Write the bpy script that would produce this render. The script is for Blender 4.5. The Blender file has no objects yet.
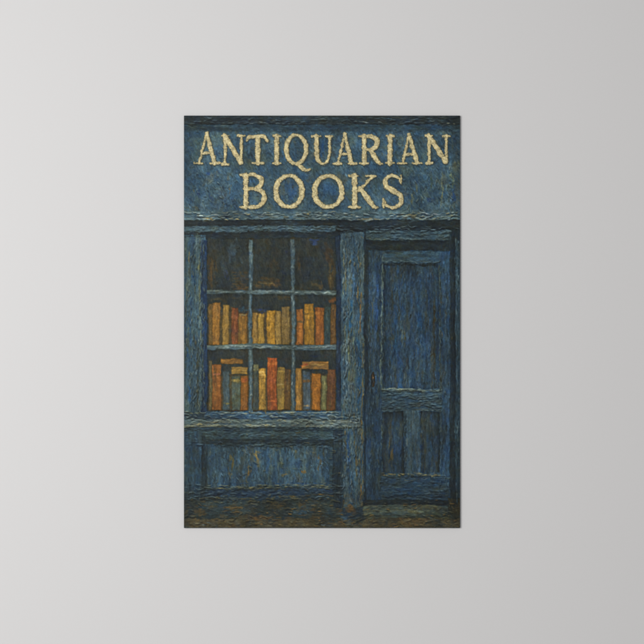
import bpy, math
import numpy as np
rng = np.random.default_rng(11)
S = 3                                   # mesh vertices per canvas unit
X0, X1, Y0, Y1 = 184.0, 460.0, 115.7, 528.0
W, H = int((X1-X0)*S)+1, int((Y1-Y0)*S)+1
K = 0.6/276.0                           # metres per canvas unit
DEPTH = 0.005                           # canvas depth
YF = -DEPTH                             # front plane of the canvas (wall at y=0)
CZ = 1.5
GX, GY = np.meshgrid(X0+np.arange(W)/S, Y0+np.arange(H)/S)
GX = GX.astype(np.float32); GY = GY.astype(np.float32)

# ------------------------------------------------------------------ noise
def noise(sx, sy, seed=0, octv=1):
    """smooth value noise in 0..1, feature size sx, sy in canvas units"""
    out = np.zeros((H, W), np.float32); amp = 1.; tot = 0.
    r = np.random.default_rng(seed+977)
    for _ in range(octv):
        gw, gh = int((X1-X0)/sx)+4, int((Y1-Y0)/sy)+4
        g = r.random((gh, gw)).astype(np.float32)
        u = (GX[0]-X0)/sx; v = (GY[:, 0]-Y0)/sy
        ui = u.astype(int); vi = v.astype(int); uf = u-ui; vf = v-vi
        uf = uf*uf*(3-2*uf); vf = vf*vf*(3-2*vf)
        a = g[vi][:, ui]; b = g[vi][:, ui+1]; c = g[vi+1][:, ui]; d = g[vi+1][:, ui+1]
        top = a+(b-a)*uf; bot = c+(d-c)*uf
        out += amp*(top+(bot-top)*vf[:, None]); tot += amp
        amp *= .55; sx *= .5; sy *= .5
    return out/tot

C = np.zeros((H, W, 3), np.float32) + np.array([44, 58, 66], np.float32)
HT = np.zeros((H, W), np.float32)        # paint relief, mm
LAB = np.zeros((H, W), np.int32)
ANGF = np.zeros((H, W), np.float32)
WOB = noise(3.2, 3.2, 1, 3)-.5
WOB2 = noise(9, 9, 2, 2)-.5
WOBF = noise(1.1, 1.1, 3, 2)-.5
PN = [noise(13, 13, 20+i, 3) for i in range(8)]
PV = [noise(4.5, 26, 40+i, 3) for i in range(8)]
PH = [noise(26, 4.5, 60+i, 3) for i in range(8)]

parts = []                               # (name, parent index, label)
def part(name, parent=None, label=None):
    parts.append((name, parent, label)); return len(parts)

def sstep(a, b, x):
    t = np.clip((x-a)/(b-a), 0, 1); return t*t*(3-2*t)

def win(x0, y0, x1, y1):
    i0 = max(0, int((x0-X0)*S)); i1 = min(W, int((x1-X0)*S)+2)
    j0 = max(0, int((y0-Y0)*S)); j1 = min(H, int((y1-Y0)*S)+2)
    return slice(j0, max(j0, j1)), slice(i0, max(i0, i1))

def stroke(cx, cy, ang, L, Wd, col, op=.9, curv=0., h=.25, mask=None, bris=.5):
    ca, sa = math.cos(ang), math.sin(ang)
    ex = abs(ca)*L/2+abs(sa)*Wd+1.5+abs(curv)*L*L/4; ey = abs(sa)*L/2+abs(ca)*Wd+1.5+abs(curv)*L*L/4
    w = win(cx-ex, cy-ey, cx+ex, cy+ey)
    if w[0].stop <= w[0].start or w[1].stop <= w[1].start: return
    dx = GX[w]-cx; dy = GY[w]-cy
    u = (dx*ca+dy*sa)/(L/2)
    v = (-dx*sa+dy*ca + curv*(u*L/2)**2)/(Wd/2)
    nb = max(3, int(Wd*2.1))
    br = rng.random(nb+2).astype(np.float32)
    t = np.clip((v*.5+.5)*nb, 0, nb-.01); ti = t.astype(int); tf = t-ti
    bv = br[ti]*(1-tf)+br[ti+1]*tf                     # bristle profile across the stroke
    endl = 1-.35*bv
    a = np.clip((1-np.abs(v))*Wd*1.1, 0, 1)*np.clip((endl-np.abs(u))*L*.28, 0, 1)
    dry = np.clip(1.25-bris*bv*(1+.6*u), 0, 1)
    a = a*dry*op
    if mask is not None: a = a*mask[w]
    c = np.asarray(col, np.float32)*(1+(bv-.5)[..., None]*.24)
    A = a[..., None]
    C[w] = C[w]*(1-A)+c*A
    ridge = .45+.55*np.exp(-((np.abs(v)-.75)/.22)**2)
    hh = h*(ridge*.6+.7*(bv-.3))*(1.15+.3*u)
    HT[w] = HT[w]*(1-.75*a)+a*(hh+.35*HT[w])

def rectmask(x0, y0, x1, y1, wob=.9, soft=.45):
    d = np.maximum(np.maximum(x0-GX, GX-x1), np.maximum(y0-GY, GY-y1))+WOB*wob*2+WOBF*.5
    # keep the canvas edges full
    if x0 <= X0+.1: d = np.where(GX < x0+2, np.maximum(y0-GY, GY-y1)+WOB*wob*2, d)
    if x1 >= X1-.1: d = np.where(GX > x1-2, np.maximum(np.maximum(x0-GX, y0-GY), GY-y1)+WOB*wob*2, d)
    if y0 <= Y0+.1: d = np.where(GY < y0+2, np.maximum(x0-GX, GX-x1)+WOB*wob, d)
    if y1 >= Y1-.1: d = np.where(GY > y1-2, np.maximum(x0-GX, GX-x1)+WOB*wob, d)
    return (1-sstep(-soft, soft, d)).astype(np.float32)

def reg(lab, box, base, pal=(), ang=90, L=11, Wd=2.2, dens=2.6, wob=.7, var=.10, jit=.13, amt=.6, bump=0.,
        field=None, shade=None, mask=None, fine=1., h=.28, op=.85, soft=.75):
    """paint one element: a ground coat, then broad, medium and fine strokes"""
    x0, y0, x1, y1 = box
    m = rectmask(x0, y0, x1, y1, wob, soft) if mask is None else mask
    base = np.asarray(base, np.float32)
    w = win(x0-3, y0-3, x1+3, y1+3); ANGF[w][m[w] > .5] = ang
    F = field or (PV if ang > 60 else PH if ang < 30 else PN)
    A = (m[w]*.92)[..., None]
    C[w] = C[w]*(1-A)+(base*.82)*A
    HT[w] = HT[w]*(1-m[w])+(bump+.05)*m[w]
    if lab: LAB[w][m[w] > .5] = lab
    area = (x1-x0)*(y1-y0)
    for k, (ls, ws, ds, o) in enumerate(((1.5, 1.7, 1.0, op), (1., 1., 1.5, op*.9), (.55, .5, 2.4*fine, op*.8))):
        n = int(area/(L*ls*Wd*ws)*dens*ds)
        if n < 3: n = 3
        px = rng.uniform(x0, x1, n); py = rng.uniform(y0, y1, n)
        for x, y in zip(px, py):
            j = min(H-1, max(0, int((y-Y0)*S))); i = min(W-1, max(0, int((x-X0)*S)))
            b = base
            if shade is not None: b = b*shade(x, y)
            c = b*(1+rng.normal(0, var)+(F[7][j, i]-.5)*.5)
            if pal:
                for q, (pc, pw) in enumerate(pal):
                    f = F[q % 7][j, i]+rng.normal(0, .07)
                    s = np.clip((f-(.72-pw*.45))/.12, 0, 1)
                    if s > 0: c = c+(np.asarray(pc, np.float32)-c)*s*amt*rng.uniform(.5, 1)
            a = math.radians(ang+rng.normal(0, 8 if k < 2 else 11))
            ll = L*ls*rng.uniform(.6, 1.35); ww = Wd*ws*rng.uniform(.6, 1.3)
            stroke(x, y, a, ll, ww, c, o*rng.uniform(.6, 1), rng.normal(0, .006), h*(.6+ws*.4), m, .55)
    return m

def streak(x0, y0, x1, y1, wd, col, op=.8, step=2.2, seg=6., jit=.5, gap=.25, h=.35, mask=None, var=.1):
    """a broken line of dry dabs dragged along an edge"""
    L = math.hypot(x1-x0, y1-y0); n = max(1, int(L/step)); a = math.atan2(y1-y0, x1-x0)
    ph = rng.uniform(0, 9)
    for k in range(n):
        t = (k+rng.uniform(0, 1))/n
        if rng.random() < gap*(1+math.sin(t*L*.13+ph)): continue
        x = x0+(x1-x0)*t-math.sin(a)*rng.normal(0, jit); y = y0+(y1-y0)*t+math.cos(a)*rng.normal(0, jit)
        c = np.asarray(col, np.float32)*(1+rng.normal(0, var))
        stroke(x, y, a+rng.normal(0, .06), min(seg, L)*rng.uniform(.6, 1.5), wd*rng.uniform(.55, 1.25), c, op*rng.uniform(.55, 1), 0, h, mask, .6)

def dab(x, y, w, h_, col, n=8, op=.7, ang=90, mask=None):
    for _ in range(n):
        stroke(rng.normal(x, w*.25), rng.normal(y, h_*.25), math.radians(ang+rng.normal(0, 10)),
               (h_ if ang > 45 else w)*rng.uniform(.35, .8), (w if ang > 45 else h_)*rng.uniform(.25, .6),
               np.asarray(col, np.float32)*(1+rng.normal(0, .1)), op*rng.uniform(.5, 1), 0, .25, mask, .5)

# colours as they read on the painted canvas (display values)
DK = (34, 43, 47); DKB = (33, 46, 60); BL = (52, 84, 110); BLD = (40, 62, 84); TEAL = (66, 92, 100)
GRN = (98, 110, 92); OCH = (134, 112, 66); BRN = (92, 74, 46); PALE = (124, 142, 142); ULT = (38, 66, 112)

# ------------------------------------------------------------------ the painted shop front
P_CORN = part('sign_cornice'); P_SIGN = part('sign_board'); P_LINT = part('lintel_moulding')
P_PILL = part('pilaster', None, 'narrow streaked blue pilaster left of the window')
P_WIN = part('shop_window'); P_PILM = part('pilaster', None, 'blue pilaster between window and door')
P_SILL = part('window_sill'); P_RISE = part('stall_riser'); P_RP = part('riser_panel', P_RISE)
P_JAMB = part('door_frame'); P_DOOR = part('door')
P_DP1 = part('door_panel', P_DOOR, 'tall upper door panel'); P_DP2 = part('door_panel', P_DOOR, 'lower left door panel')
P_DP3 = part('door_panel', P_DOOR, 'lower right door panel'); P_HAND = part('door_handle', P_DOOR)
P_STEP = part('doorstep'); P_PAVE = part('pavement')

# sign board
reg(P_SIGN, (184, 124, 460, 220), (65, 94, 112), [(BL, .5), ((40, 76, 106), .35), ((98, 122, 124), .42), ((92, 106, 88), .3), ((102, 96, 72), .18), ((36, 60, 84), .3)],
    ang=62, L=7, Wd=2., dens=2.4, field=PN, var=.09, fine=1.3,
    shade=lambda x, y: (.84 if x < 200 else 1.)*(.86 if y < 130 else 1.)*(.9 if x > 452 else 1))
reg(P_SIGN, (184, 124, 460, 131), (48, 70, 84), [((38, 52, 60), .5), (TEAL, .3)], ang=2, L=12, Wd=1.6, dens=1.6, wob=2.2, soft=3)
reg(P_CORN, (184, 115.7, 460, 124.5), (42, 52, 58), [((34, 42, 46), .5), ((56, 56, 50), .3), ((58, 78, 88), .25)], ang=1, L=16, Wd=1.7, dens=2.2, bump=.25)
streak(192, 122.6, 258, 123.6, .9, (98, 116, 122), .6, gap=.45); streak(250, 123.2, 300, 123.6, 1., (130, 146, 146), .75, gap=.3)
streak(300, 123.4, 460, 124.2, .9, (84, 102, 104), .55, gap=.5); streak(446, 122.6, 457, 123, 1.1, (166, 166, 140), .8)
streak(214, 126.3, 232, 127, 1., (128, 148, 152), .75, gap=.2); streak(188, 126.5, 204, 127.3, .9, (112, 128, 120), .6)
streak(361, 121.5, 368, 122.3, 1.1, (150, 162, 160), .8, gap=0); streak(376, 118.6, 392, 119.4, 1., (84, 112, 124), .8); streak(380, 122.3, 388, 123, .9, (124, 142, 144), .8, gap=.1)
streak(412, 128.3, 424, 128.6, .8, (104, 124, 130), .7); streak(268, 120.4, 290, 120.8, .8, (88, 84, 72), .6); streak(184, 116.4, 460, 116.4, 1.2, (28, 34, 36), .7, gap=.05)
streak(370, 117.8, 455, 118, 1.4, (52, 56, 50), .6)
# weathering on the board
for x, y, w, h_, c in ((228, 178, 3, 6, (104, 90, 66)), (229.5, 190, 4, 7, (96, 86, 64)), (217, 172, 3, 4, (104, 94, 66)), (193, 191, 3, 6, (92, 90, 60)),
                       (196, 208, 6, 5, (98, 92, 66)), (203, 203, 4, 6, (86, 96, 82)), (198, 193, 5, 7, (40, 62, 104)), (210, 197, 5, 6, (38, 62, 106)),
                       (209, 173, 6, 6, (42, 74, 116)), (226, 202, 6, 8, (46, 80, 116)), (430, 201, 8, 8, (40, 70, 124)), (442, 191, 3.4, 26, (118, 126, 100)),
                       (416, 187, 2.4, 18, (108, 116, 92)), (411, 199, 5, 10, (96, 104, 84)), (431, 181, 3.5, 18, (66, 84, 74)), (453, 197, 5, 18, (42, 74, 116)),
                       (452, 178, 6, 12, (100, 112, 86)), (408, 172, 14, 5, (96, 110, 92)), (446, 146, 2.5, 14, (86, 104, 92)), (330, 205, 10, 4, (66, 96, 110)),
                       (453, 145, 2.5, 16, (74, 90, 84)), (248, 148, 4, 12, (74, 106, 124)), (436, 128, 14, 4, (48, 92, 134)), (289, 150, 10, 22, (58, 96, 124)),
                       (322, 148, 6, 16, (38, 78, 118)), (290, 192, 14, 20, (52, 86, 122)), (328, 192, 14, 20, (52, 88, 122)), (421, 178, 12, 10, (56, 96, 128))):
    dab(x, y, w, h_, c, 9, .6)
for _ in range(26):
    x = rng.uniform(186, 232) if rng.random() < .5 else rng.uniform(404, 456); y = rng.uniform(168, 210)
    streak(x, y, x+rng.uniform(-2, 2), y+rng.uniform(3, 8), .6, (118, 132, 124), .55, gap=.2)
# lower ledge of the board
reg(P_SIGN, (184, 210.5, 460, 220.2), (80, 104, 112), [((124, 142, 142), .35), ((108, 104, 76), .3), ((58, 88, 106), .4), ((60, 72, 72), .25)], ang=1, L=12, Wd=1.5, dens=2, wob=1.8, bump=.3, soft=2.6)
streak(196, 215.6, 232, 214.2, 1.1, (146, 152, 134), .7, gap=.35); streak(204, 218.4, 214, 218.8, 1.5, (176, 136, 70), .85, gap=0)
streak(225, 219, 238, 219.4, 1.6, (186, 164, 106), .85, gap=0); streak(198, 217.2, 222, 217, 1.1, (140, 112, 62), .7); streak(238, 218.6, 250, 218.6, 1.2, (148, 150, 122), .7)
streak(255, 216.4, 300, 215.6, 1.2, (150, 166, 168), .75, gap=.3); streak(266, 214, 286, 214, .9, (140, 132, 90), .6, gap=.3); streak(300, 215.3, 330, 215.6, 1.3, (142, 156, 146), .7, gap=.3)
streak(346, 215.4, 360, 215.5, 1.1, (176, 184, 172), .8, gap=.1); streak(184, 219, 200, 219.2, .9, (110, 136, 140), .7); streak(352, 218.4, 384, 218.6, 2., (126, 112, 82), .6, gap=.2)
streak(398, 215.4, 412, 216, 1.5, (146, 130, 84), .75, gap=.1); streak(410, 216, 424, 219.5, 1.6, (130, 116, 76), .7, gap=.1); streak(420, 212.6, 440, 214.4, 1.3, (156, 170, 174), .85, gap=.1)
streak(424, 219, 460, 219.4, 1.2, (128, 140, 122), .7, gap=.2); streak(444, 216.5, 460, 216.5, 1., (118, 118, 80), .7); streak(300, 219.2, 400, 219.3, 1., (112, 128, 124), .6, gap=.3)
streak(184, 213, 260, 212.2, .9, (96, 118, 124), .6, gap=.4)

# lintel: dark shadow line, moulding, dark line
reg(P_LINT, (184, 220, 460, 238.5), (38, 45, 48), [((30, 38, 44), .5), ((54, 54, 42), .22), ((44, 60, 70), .25)], ang=1, L=14, Wd=1.9, dens=2.2)
reg(P_LINT, (184, 226, 336, 231.5), (64, 86, 96), [((84, 106, 114), .35), ((84, 88, 68), .25), ((44, 60, 66), .4)], ang=1, L=12, Wd=1.5, dens=2., wob=1.3, bump=.3)
streak(186, 233, 202, 232, 1., (104, 124, 126), .65, gap=.3); streak(240, 228.6, 262, 227.2, 1.1, (92, 116, 124), .7); streak(262, 228.4, 306, 228.8, 1.2, (88, 110, 118), .7)
streak(305, 229.8, 334, 227.4, 1.2, (98, 98, 70), .6); streak(206, 238.4, 222, 238.6, .9, (98, 110, 112), .7, gap=.2); streak(272, 235.3, 282, 235.5, .8, (84, 100, 112), .7)
streak(308, 239, 320, 238.8, .8, (74, 94, 108), .7)
reg(P_JAMB, (363, 220.5, 460, 508), (36, 49, 58), [((30, 42, 48), .5), ((44, 62, 78), .3), ((56, 54, 40), .18)], ang=90, L=12, Wd=2., dens=1.8)
reg(P_LINT, (340, 220.3, 460, 229.5), (37, 46, 52), [((30, 38, 44), .5), ((42, 62, 74), .4), ((60, 60, 44), .2)], ang=1, L=14, Wd=1.9, dens=2.0)
reg(P_LINT, (366, 230.5, 449, 240), (57, 78, 88), [((70, 92, 100), .3), ((84, 84, 62), .26), ((44, 62, 74), .4)], ang=1, L=13, Wd=1.6, dens=2., wob=.9, bump=.3)
streak(368, 238.8, 446, 239.4, 1.2, (98, 108, 96), .7, gap=.35); streak(372, 231.5, 420, 231.3, .9, (74, 88, 92), .6, gap=.4)
reg(P_JAMB, (366, 240.5, 452, 250.5), (34, 42, 44), [((28, 36, 40), .5), ((46, 52, 46), .3)], ang=1, L=13, Wd=1.9, dens=1.6)
reg(P_JAMB, (455, 240, 460, 524), (50, 74, 88), [((74, 100, 112), .35), ((38, 52, 60), .4)], ang=90, L=14, Wd=1.6, dens=2, shade=lambda x, y: 1.1 if y < 360 else (1. if y < 440 else .75))
streak(455.8, 246, 456, 350, .8, (98, 124, 132), .7, gap=.4); streak(454.8, 390, 455.5, 500, .8, (76, 98, 98), .6, gap=.5)
reg(P_JAMB, (449, 240, 455, 504), (34, 46, 54), [((28, 38, 44), .5), ((44, 60, 76), .3)], ang=90, L=14, Wd=1.8, dens=1.8)

# left pilaster
reg(P_PILL, (184, 235, 206, 412), (62, 87, 99), [((44, 76, 112), .45), ((88, 104, 96), .35), ((106, 104, 70), .18), ((42, 58, 70), .3), ((70, 100, 112), .3)], ang=90, L=13, Wd=1.7, dens=2.6, amt=.7,
    shade=lambda x, y: .84 if x < 186 else (.9 if y > 385 else 1.))
reg(P_PILL, (201.5, 240, 208, 412), (38, 58, 84), [((32, 46, 66), .4), ((52, 74, 90), .35)], ang=90, L=15, Wd=1.7, dens=2.2)
for x, a, b, c, w in ((199.5, 262, 292, (112, 116, 84), 1.4), (200.5, 290, 345, (96, 108, 92), 1.5), (190, 252, 264, (128, 112, 70), 1.6), (186, 246, 254, (86, 102, 92), 2.4),
                      (194, 272, 284, (36, 78, 118), 2.2), (196.5, 240, 262, (94, 116, 120), .9), (200, 350, 410, (88, 106, 108), 1.3), (202.5, 300, 400, (76, 94, 92), .9),
                      (187.5, 350, 376, (50, 84, 116), 2.), (189, 388, 400, (38, 80, 114), 3), (197, 352, 408, (66, 70, 56), 1.7), (186.5, 280, 330, (80, 92, 80), 1.6),
                      (191, 300, 345, (48, 80, 110), 2), (207.8, 245, 408, (40, 50, 56), .9), (193, 330, 372, (64, 90, 100), 1.2)):
    streak(x, a, x+rng.uniform(-.6, .6), b, w, c, .75, seg=9, gap=.15)
streak(184, 236.5, 206, 236, 1.6, (38, 46, 50), .7); streak(185, 239, 203, 240.5, 1.2, (92, 112, 116), .55, gap=.4)

# shop window: dark interior
reg(P_WIN, (207.5, 238, 337.5, 413), (48, 52, 48), [((40, 46, 46), .5), ((68, 58, 40), .35), ((42, 54, 64), .35), ((58, 64, 58), .25)], ang=75, L=7, Wd=1.9, dens=2.2, field=PN)
P_PANE = {}
for r_, (ya, yb) in enumerate(((230, 292.6), (292.6, 347.3), (347.3, 420))):
    for c_, (xa_, xb_) in enumerate(((200, 250.9), (250.9, 292.9), (292.9, 345))):
        P_PANE[r_, c_] = part('window_pane', P_WIN, ('upper', 'middle', 'lower')[r_]+' '+('left', 'centre', 'right')[c_]+' pane of the shop window')
        LAB[(LAB == P_WIN) & (GX >= xa_) & (GX < xb_) & (GY >= ya) & (GY < yb)] = P_PANE[r_, c_]
books = []
def book(box, col, lab=None, ang=90, bands=(), hi=None, lo=None, top=None, tilt=0.):
    P = part('book', P_WIN, lab)
    x0, y0, x1, y1 = box; c = np.array(col, np.float32)*.95+np.array((98, 84, 44), np.float32)*.08
    m = rectmask(x0, y0, x1, y1, .35, .4)
    if tilt: m = (1-sstep(-.4, .4, np.maximum(np.maximum(x0-GX, GX-x1), np.maximum(y0-GY, GY-y1)+0*GX+0)+WOB*.7)).astype(np.float32)
    dark = c*.60+np.array((18, 14, 8))
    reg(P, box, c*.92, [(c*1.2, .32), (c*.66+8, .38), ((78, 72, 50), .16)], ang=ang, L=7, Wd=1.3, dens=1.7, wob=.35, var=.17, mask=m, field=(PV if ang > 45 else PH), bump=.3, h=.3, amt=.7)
    if ang > 45:
        streak(x0+.3, y0, x0+.3, y1, .8, dark, .7, gap=.1, jit=.2, mask=m); streak(x1-.3, y0+1, x1-.3, y1, .9, dark, .75, gap=.1, jit=.2, mask=m)
        xm = x0+(x1-x0)*rng.uniform(.35, .6)
        streak(xm, y0+3, xm, y1-3, .8, hi if hi is not None else c*1.22+14, .55, gap=.35, jit=.4, mask=m)
        streak(x0, y1-.5, x1, y1-.5, .9, dark, .5, jit=.2, mask=m)
    else:
        streak(x0, y1-.4, x1, y1-.4, .8, dark, .8, gap=.05, jit=.2, mask=m); ym = (y0+y1)/2-.6
        streak(x0+1, ym, x1-1, ym, .9, hi if hi is not None else c*1.25+12, .6, gap=.25, jit=.4, mask=m)
    if ang > 45:
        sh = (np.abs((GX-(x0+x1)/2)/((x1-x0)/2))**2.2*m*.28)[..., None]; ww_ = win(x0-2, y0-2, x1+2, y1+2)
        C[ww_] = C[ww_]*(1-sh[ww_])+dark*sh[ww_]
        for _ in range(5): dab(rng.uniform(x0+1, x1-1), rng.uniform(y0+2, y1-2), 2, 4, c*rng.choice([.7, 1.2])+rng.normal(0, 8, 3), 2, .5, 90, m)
    for by, bh, bc in bands:
        streak(x0, by, x1, by, bh, bc, .9, seg=4, step=1.2, jit=.15, gap=0, mask=m)
    for _ in range(int((x1-x0)*(y1-y0)*.06)):
        stroke(rng.uniform(x0, x1), rng.uniform(y0, y1), rng.uniform(-.5, .5), 1.5, .8, c*rng.choice([.6, 1.3]), .6, 0, .3, m)
def gapfill(x0, y0, x1, y1, c): streak((x0+x1)/2, y0, (x0+x1)/2, y1, x1-x0, c, .7, gap=.1)
R1 = 344.6
for (a_, b_, y_, z_) in ((209, 336, 313, 345), (209, 336, 375, 410)):
    mm_ = rectmask(a_, y_, b_, z_, 2.5, 3.5)
    reg(0, (a_, y_, b_, z_), (80, 64, 40), [((108, 80, 42), .4), ((70, 62, 42), .4), ((84, 84, 62), .25)], ang=88, L=9, Wd=1.5, dens=2.2, mask=mm_)
OR = (182, 120, 46)
gapfill(219.7, 306, 222.8, R1, (92, 76, 46)); gapfill(229, 308, 231.6, R1, (92, 76, 46)); gapfill(264.6, 312, 267, R1, (92, 76, 46)); gapfill(290, 310, 296, R1, (50, 58, 54))
book((209, 304, 212.6, R1), (138, 104, 52), 'brown book at the left end of the upper shelf')
book((212.6, 303.2, 219.9, R1), (190, 126, 50), 'wide orange book with a pale streak', hi=(206, 176, 108))
book((222.8, 305.6, 228.9, R1), (188, 142, 66), 'tan book left of the red book, upper shelf')
book((231.6, 308.3, 238.4, R1), (158, 84, 44), 'dull red book on the upper shelf', bands=((317.5, 3., (176, 104, 66)),))
book((238.9, 314, 247.4, R1), (186, 124, 46), 'orange book right of the red book, upper shelf', bands=((315, 1.3, (150, 146, 112)),))
book((253, 313, 258.2, R1), (186, 138, 64), 'ochre book right of the first upright glazing bar'); book((258.6, 313.8, 264.4, R1), (196, 148, 58), 'yellow ochre book in the middle pane')
book((267.2, 310.6, 274.9, R1), (212, 150, 46), 'bright golden orange book', bands=((323, 1.1, (120, 84, 36)), (333, 1., (140, 92, 40)), (339, .9, (128, 88, 40))))
book((275.3, 310.8, 280.9, R1), (180, 138, 68), 'muted ochre book right of the golden one', bands=((320, 1., (126, 96, 50)),)); book((281.6, 307.2, 288.8, R1), (162, 128, 70), 'greyish tan book at the right of the middle pane', hi=(186, 140, 110))
book((296, 309.8, 302.6, R1), (192, 112, 42), 'orange book with a dark band', bands=((322.4, 2.4, (88, 80, 56)), (319.5, 1., (176, 122, 60))))
book((304, 304.3, 313.7, R1), (204, 140, 42), 'tallest golden book in the right pane', bands=((314.2, 2.2, (112, 88, 42)), (316.8, 1.2, (200, 150, 70)), (320.6, 1., (120, 88, 40)), (308.5, 1.4, (190, 134, 50))))
book((315.2, 308.3, 323.8, R1), (190, 106, 42), 'rust orange book in the right pane', bands=((313.8, 2.6, (204, 124, 56)),))
book((324.2, 307, 330.6, R1), (62, 82, 84), 'dark teal book in the right pane'); book((330.8, 304.5, 336, R1), (122, 86, 46), 'brown book at the right end of the upper shelf')
dab(332, 301, 9, 6, (134, 80, 38), 12, .7, 0); dab(243, 309.8, 8, 5, (50, 76, 84), 10, .8, 0); dab(260, 309.5, 9, 5, (44, 58, 96), 10, .8, 0); dab(217, 299.5, 12, 4, (88, 80, 56), 9, .5, 0)
dab(280, 298, 16, 4, (80, 66, 40), 10, .5, 0); dab(239, 299, 10, 3, (96, 76, 42), 8, .5, 0); dab(304, 300, 14, 6, (52, 58, 56), 8, .5, 0)
R2 = 409.6
gapfill(229.5, 376, 231.5, R2, (66, 72, 60)); gapfill(310.4, 376, 312, R2, (92, 76, 46)); gapfill(265.6, 366, 267.2, R2, (92, 76, 46))
book((209, 361, 212.2, R2), (112, 98, 62), 'dark olive book at the left end of the lower shelf'); book((212.4, 364.3, 221.4, R2), (180, 104, 42), 'rust red and gold book at lower left', hi=(204, 146, 60), bands=((374, 2., (196, 112, 72)),))
book((220.8, 358.8, 243.4, 363.4), (164, 110, 46), 'brown book lying flat at the top of the lower shelf', ang=0)
book((223.2, 371, 229.4, R2), (70, 88, 96), 'slate blue book with a gold dot', hi=(112, 136, 146), bands=((402.6, 1.8, (128, 116, 64)),))
book((231.6, 376, 240, R2), (92, 104, 90), 'grey green book with a pale label', bands=((380.2, 3.6, (172, 144, 76)), (377, 1.6, (70, 74, 66))))
book((240.6, 375.5, 247.7, R2), (180, 108, 40), 'orange brown book below the flat yellow one', bands=((379.6, 4.6, (172, 84, 42)),))
book((231.8, 366.7, 247.9, 373.6), (190, 142, 64), 'light yellow book lying flat on the upright books', ang=0, hi=(228, 186, 104))
book((253.2, 364.3, 258.4, R2), (76, 84, 76), 'grey book with a pale top', bands=((366.5, 3.6, (140, 138, 98)), (369.6, 3., (126, 124, 92))))
book((258.8, 368.3, 265.6, R2), (204, 150, 56), 'golden book with a cream top, lower shelf', bands=((372, 2.6, (224, 180, 98)), (375, 2.2, (214, 168, 86)), (379, 1., (130, 100, 50))))
book((267.2, 357.8, 276.8, R2), (186, 88, 38), 'tall bright red book on the lower shelf', bands=((363.2, 2.6, (208, 114, 52)), (401.2, 1.3, (216, 110, 46)), (358.8, 1.6, (206, 86, 38))))
book((277.4, 367, 284.5, R2), (178, 138, 62), 'mottled ochre book right of the tall red book', bands=((371, 2., (206, 158, 66)), (385, 2., (186, 156, 96)), (389.5, 1.6, (120, 100, 60)))); book((284.8, 369, 290, R2), (132, 92, 46), 'narrow brown book beside the second glazing bar')
book((295.6, 368.2, 301.5, R2), (190, 134, 58), 'ochre book at the left of the lower right pane')
book((301.6, 361.6, 328.2, 369.4), (176, 120, 56), 'red and yellow book lying flat, lower right pane', ang=0, hi=(212, 172, 88)); dab(305, 365.5, 9, 4, (190, 88, 42), 10, .7, 0)
book((303, 371.6, 310.5, R2), (76, 90, 100), 'slate grey book with a brown band', bands=((381.3, 3., (136, 92, 48)), (405.8, 2., (170, 140, 96)), (376, 2.6, (52, 72, 92))))
book((312, 374, 320.2, R2), (198, 118, 36), 'plain orange book with one dark line', bands=((386.6, 1.1, (120, 78, 36)),)); book((321.6, 375.6, 326.2, R2), (144, 142, 92), 'slim pale olive book')
book((327, 369.4, 335.2, R2), (122, 74, 44), 'dark red brown book at the right end of the lower shelf', hi=(156, 90, 56))
dab(240, 356, 16, 3, (44, 50, 52), 8, .5, 0); dab(262, 361, 8, 5, (46, 62, 60), 8, .6, 0); dab(284, 361, 10, 6, (54, 48, 38), 10, .6, 0); dab(312, 357, 12, 4, (40, 50, 66), 9, .6, 0); dab(326, 355.5, 6, 3, (110, 56, 36), 5, .6, 0)
# upper panes: dim shapes behind the old glass
dab(211.5, 276, 5, 26, (98, 74, 40), 16, .45); dab(216, 268, 3, 16, (84, 68, 42), 8, .5); dab(232, 251, 10, 16, (66, 84, 94), 14, .5); dab(230, 258, 3, 12, (84, 108, 122), 7, .6); dab(241, 260, 3, 8, (78, 102, 114), 6, .55)
for yy in range(272, 291, 3):
    streak(232, yy, 247.5, yy+.4, 2.6, (98, 74, 40), .5, gap=.25); streak(234, yy-1, 246, yy-.8, .7, (150, 112, 62), .6, gap=.4)
dab(240, 289, 10, 3, (140, 92, 40), 7, .6, 0); dab(226, 274, 5, 10, (44, 56, 84), 8, .6); dab(223, 268, 5, 20, (52, 66, 72), 8, .5)
for yy, a in ((278, .4), (281, .7), (284.5, .7), (287, .5)):
    streak(258, yy, 279, yy+.3, 3., (108, 80, 42), a*.8, gap=.15)
streak(259.5, 282.4, 273, 282.7, .8, (196, 162, 96), .85, gap=.15); streak(262, 279.4, 276, 279.4, .7, (120, 96, 56), .6); streak(271, 283.8, 279, 284, .9, (150, 112, 52), .7)
dab(283.5, 274, 6, 10, (40, 52, 72), 8, .6); dab(272, 265, 14, 18, (58, 54, 42), 10, .5); dab(286, 252, 4, 6, (40, 46, 76), 6, .6); dab(256, 256, 5, 6, (60, 72, 80), 5, .5); dab(257, 267, 5, 10, (46, 54, 62), 7, .5)
dab(314, 243, 10, 6, (42, 58, 94), 12, .7, 0); dab(331, 276, 7, 28, (94, 76, 44), 16, .5); dab(330.5, 280, 1.4, 20, (142, 120, 66), 8, .6); dab(321, 285, 4, 8, (124, 92, 44), 8, .55); dab(328, 252, 10, 18, (76, 60, 40), 12, .5)
dab(306, 268, 10, 24, (46, 52, 56), 10, .5); dab(299, 262, 4, 24, (76, 60, 40), 7, .45); dab(314, 284, 14, 8, (88, 74, 46), 8, .45)

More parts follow.
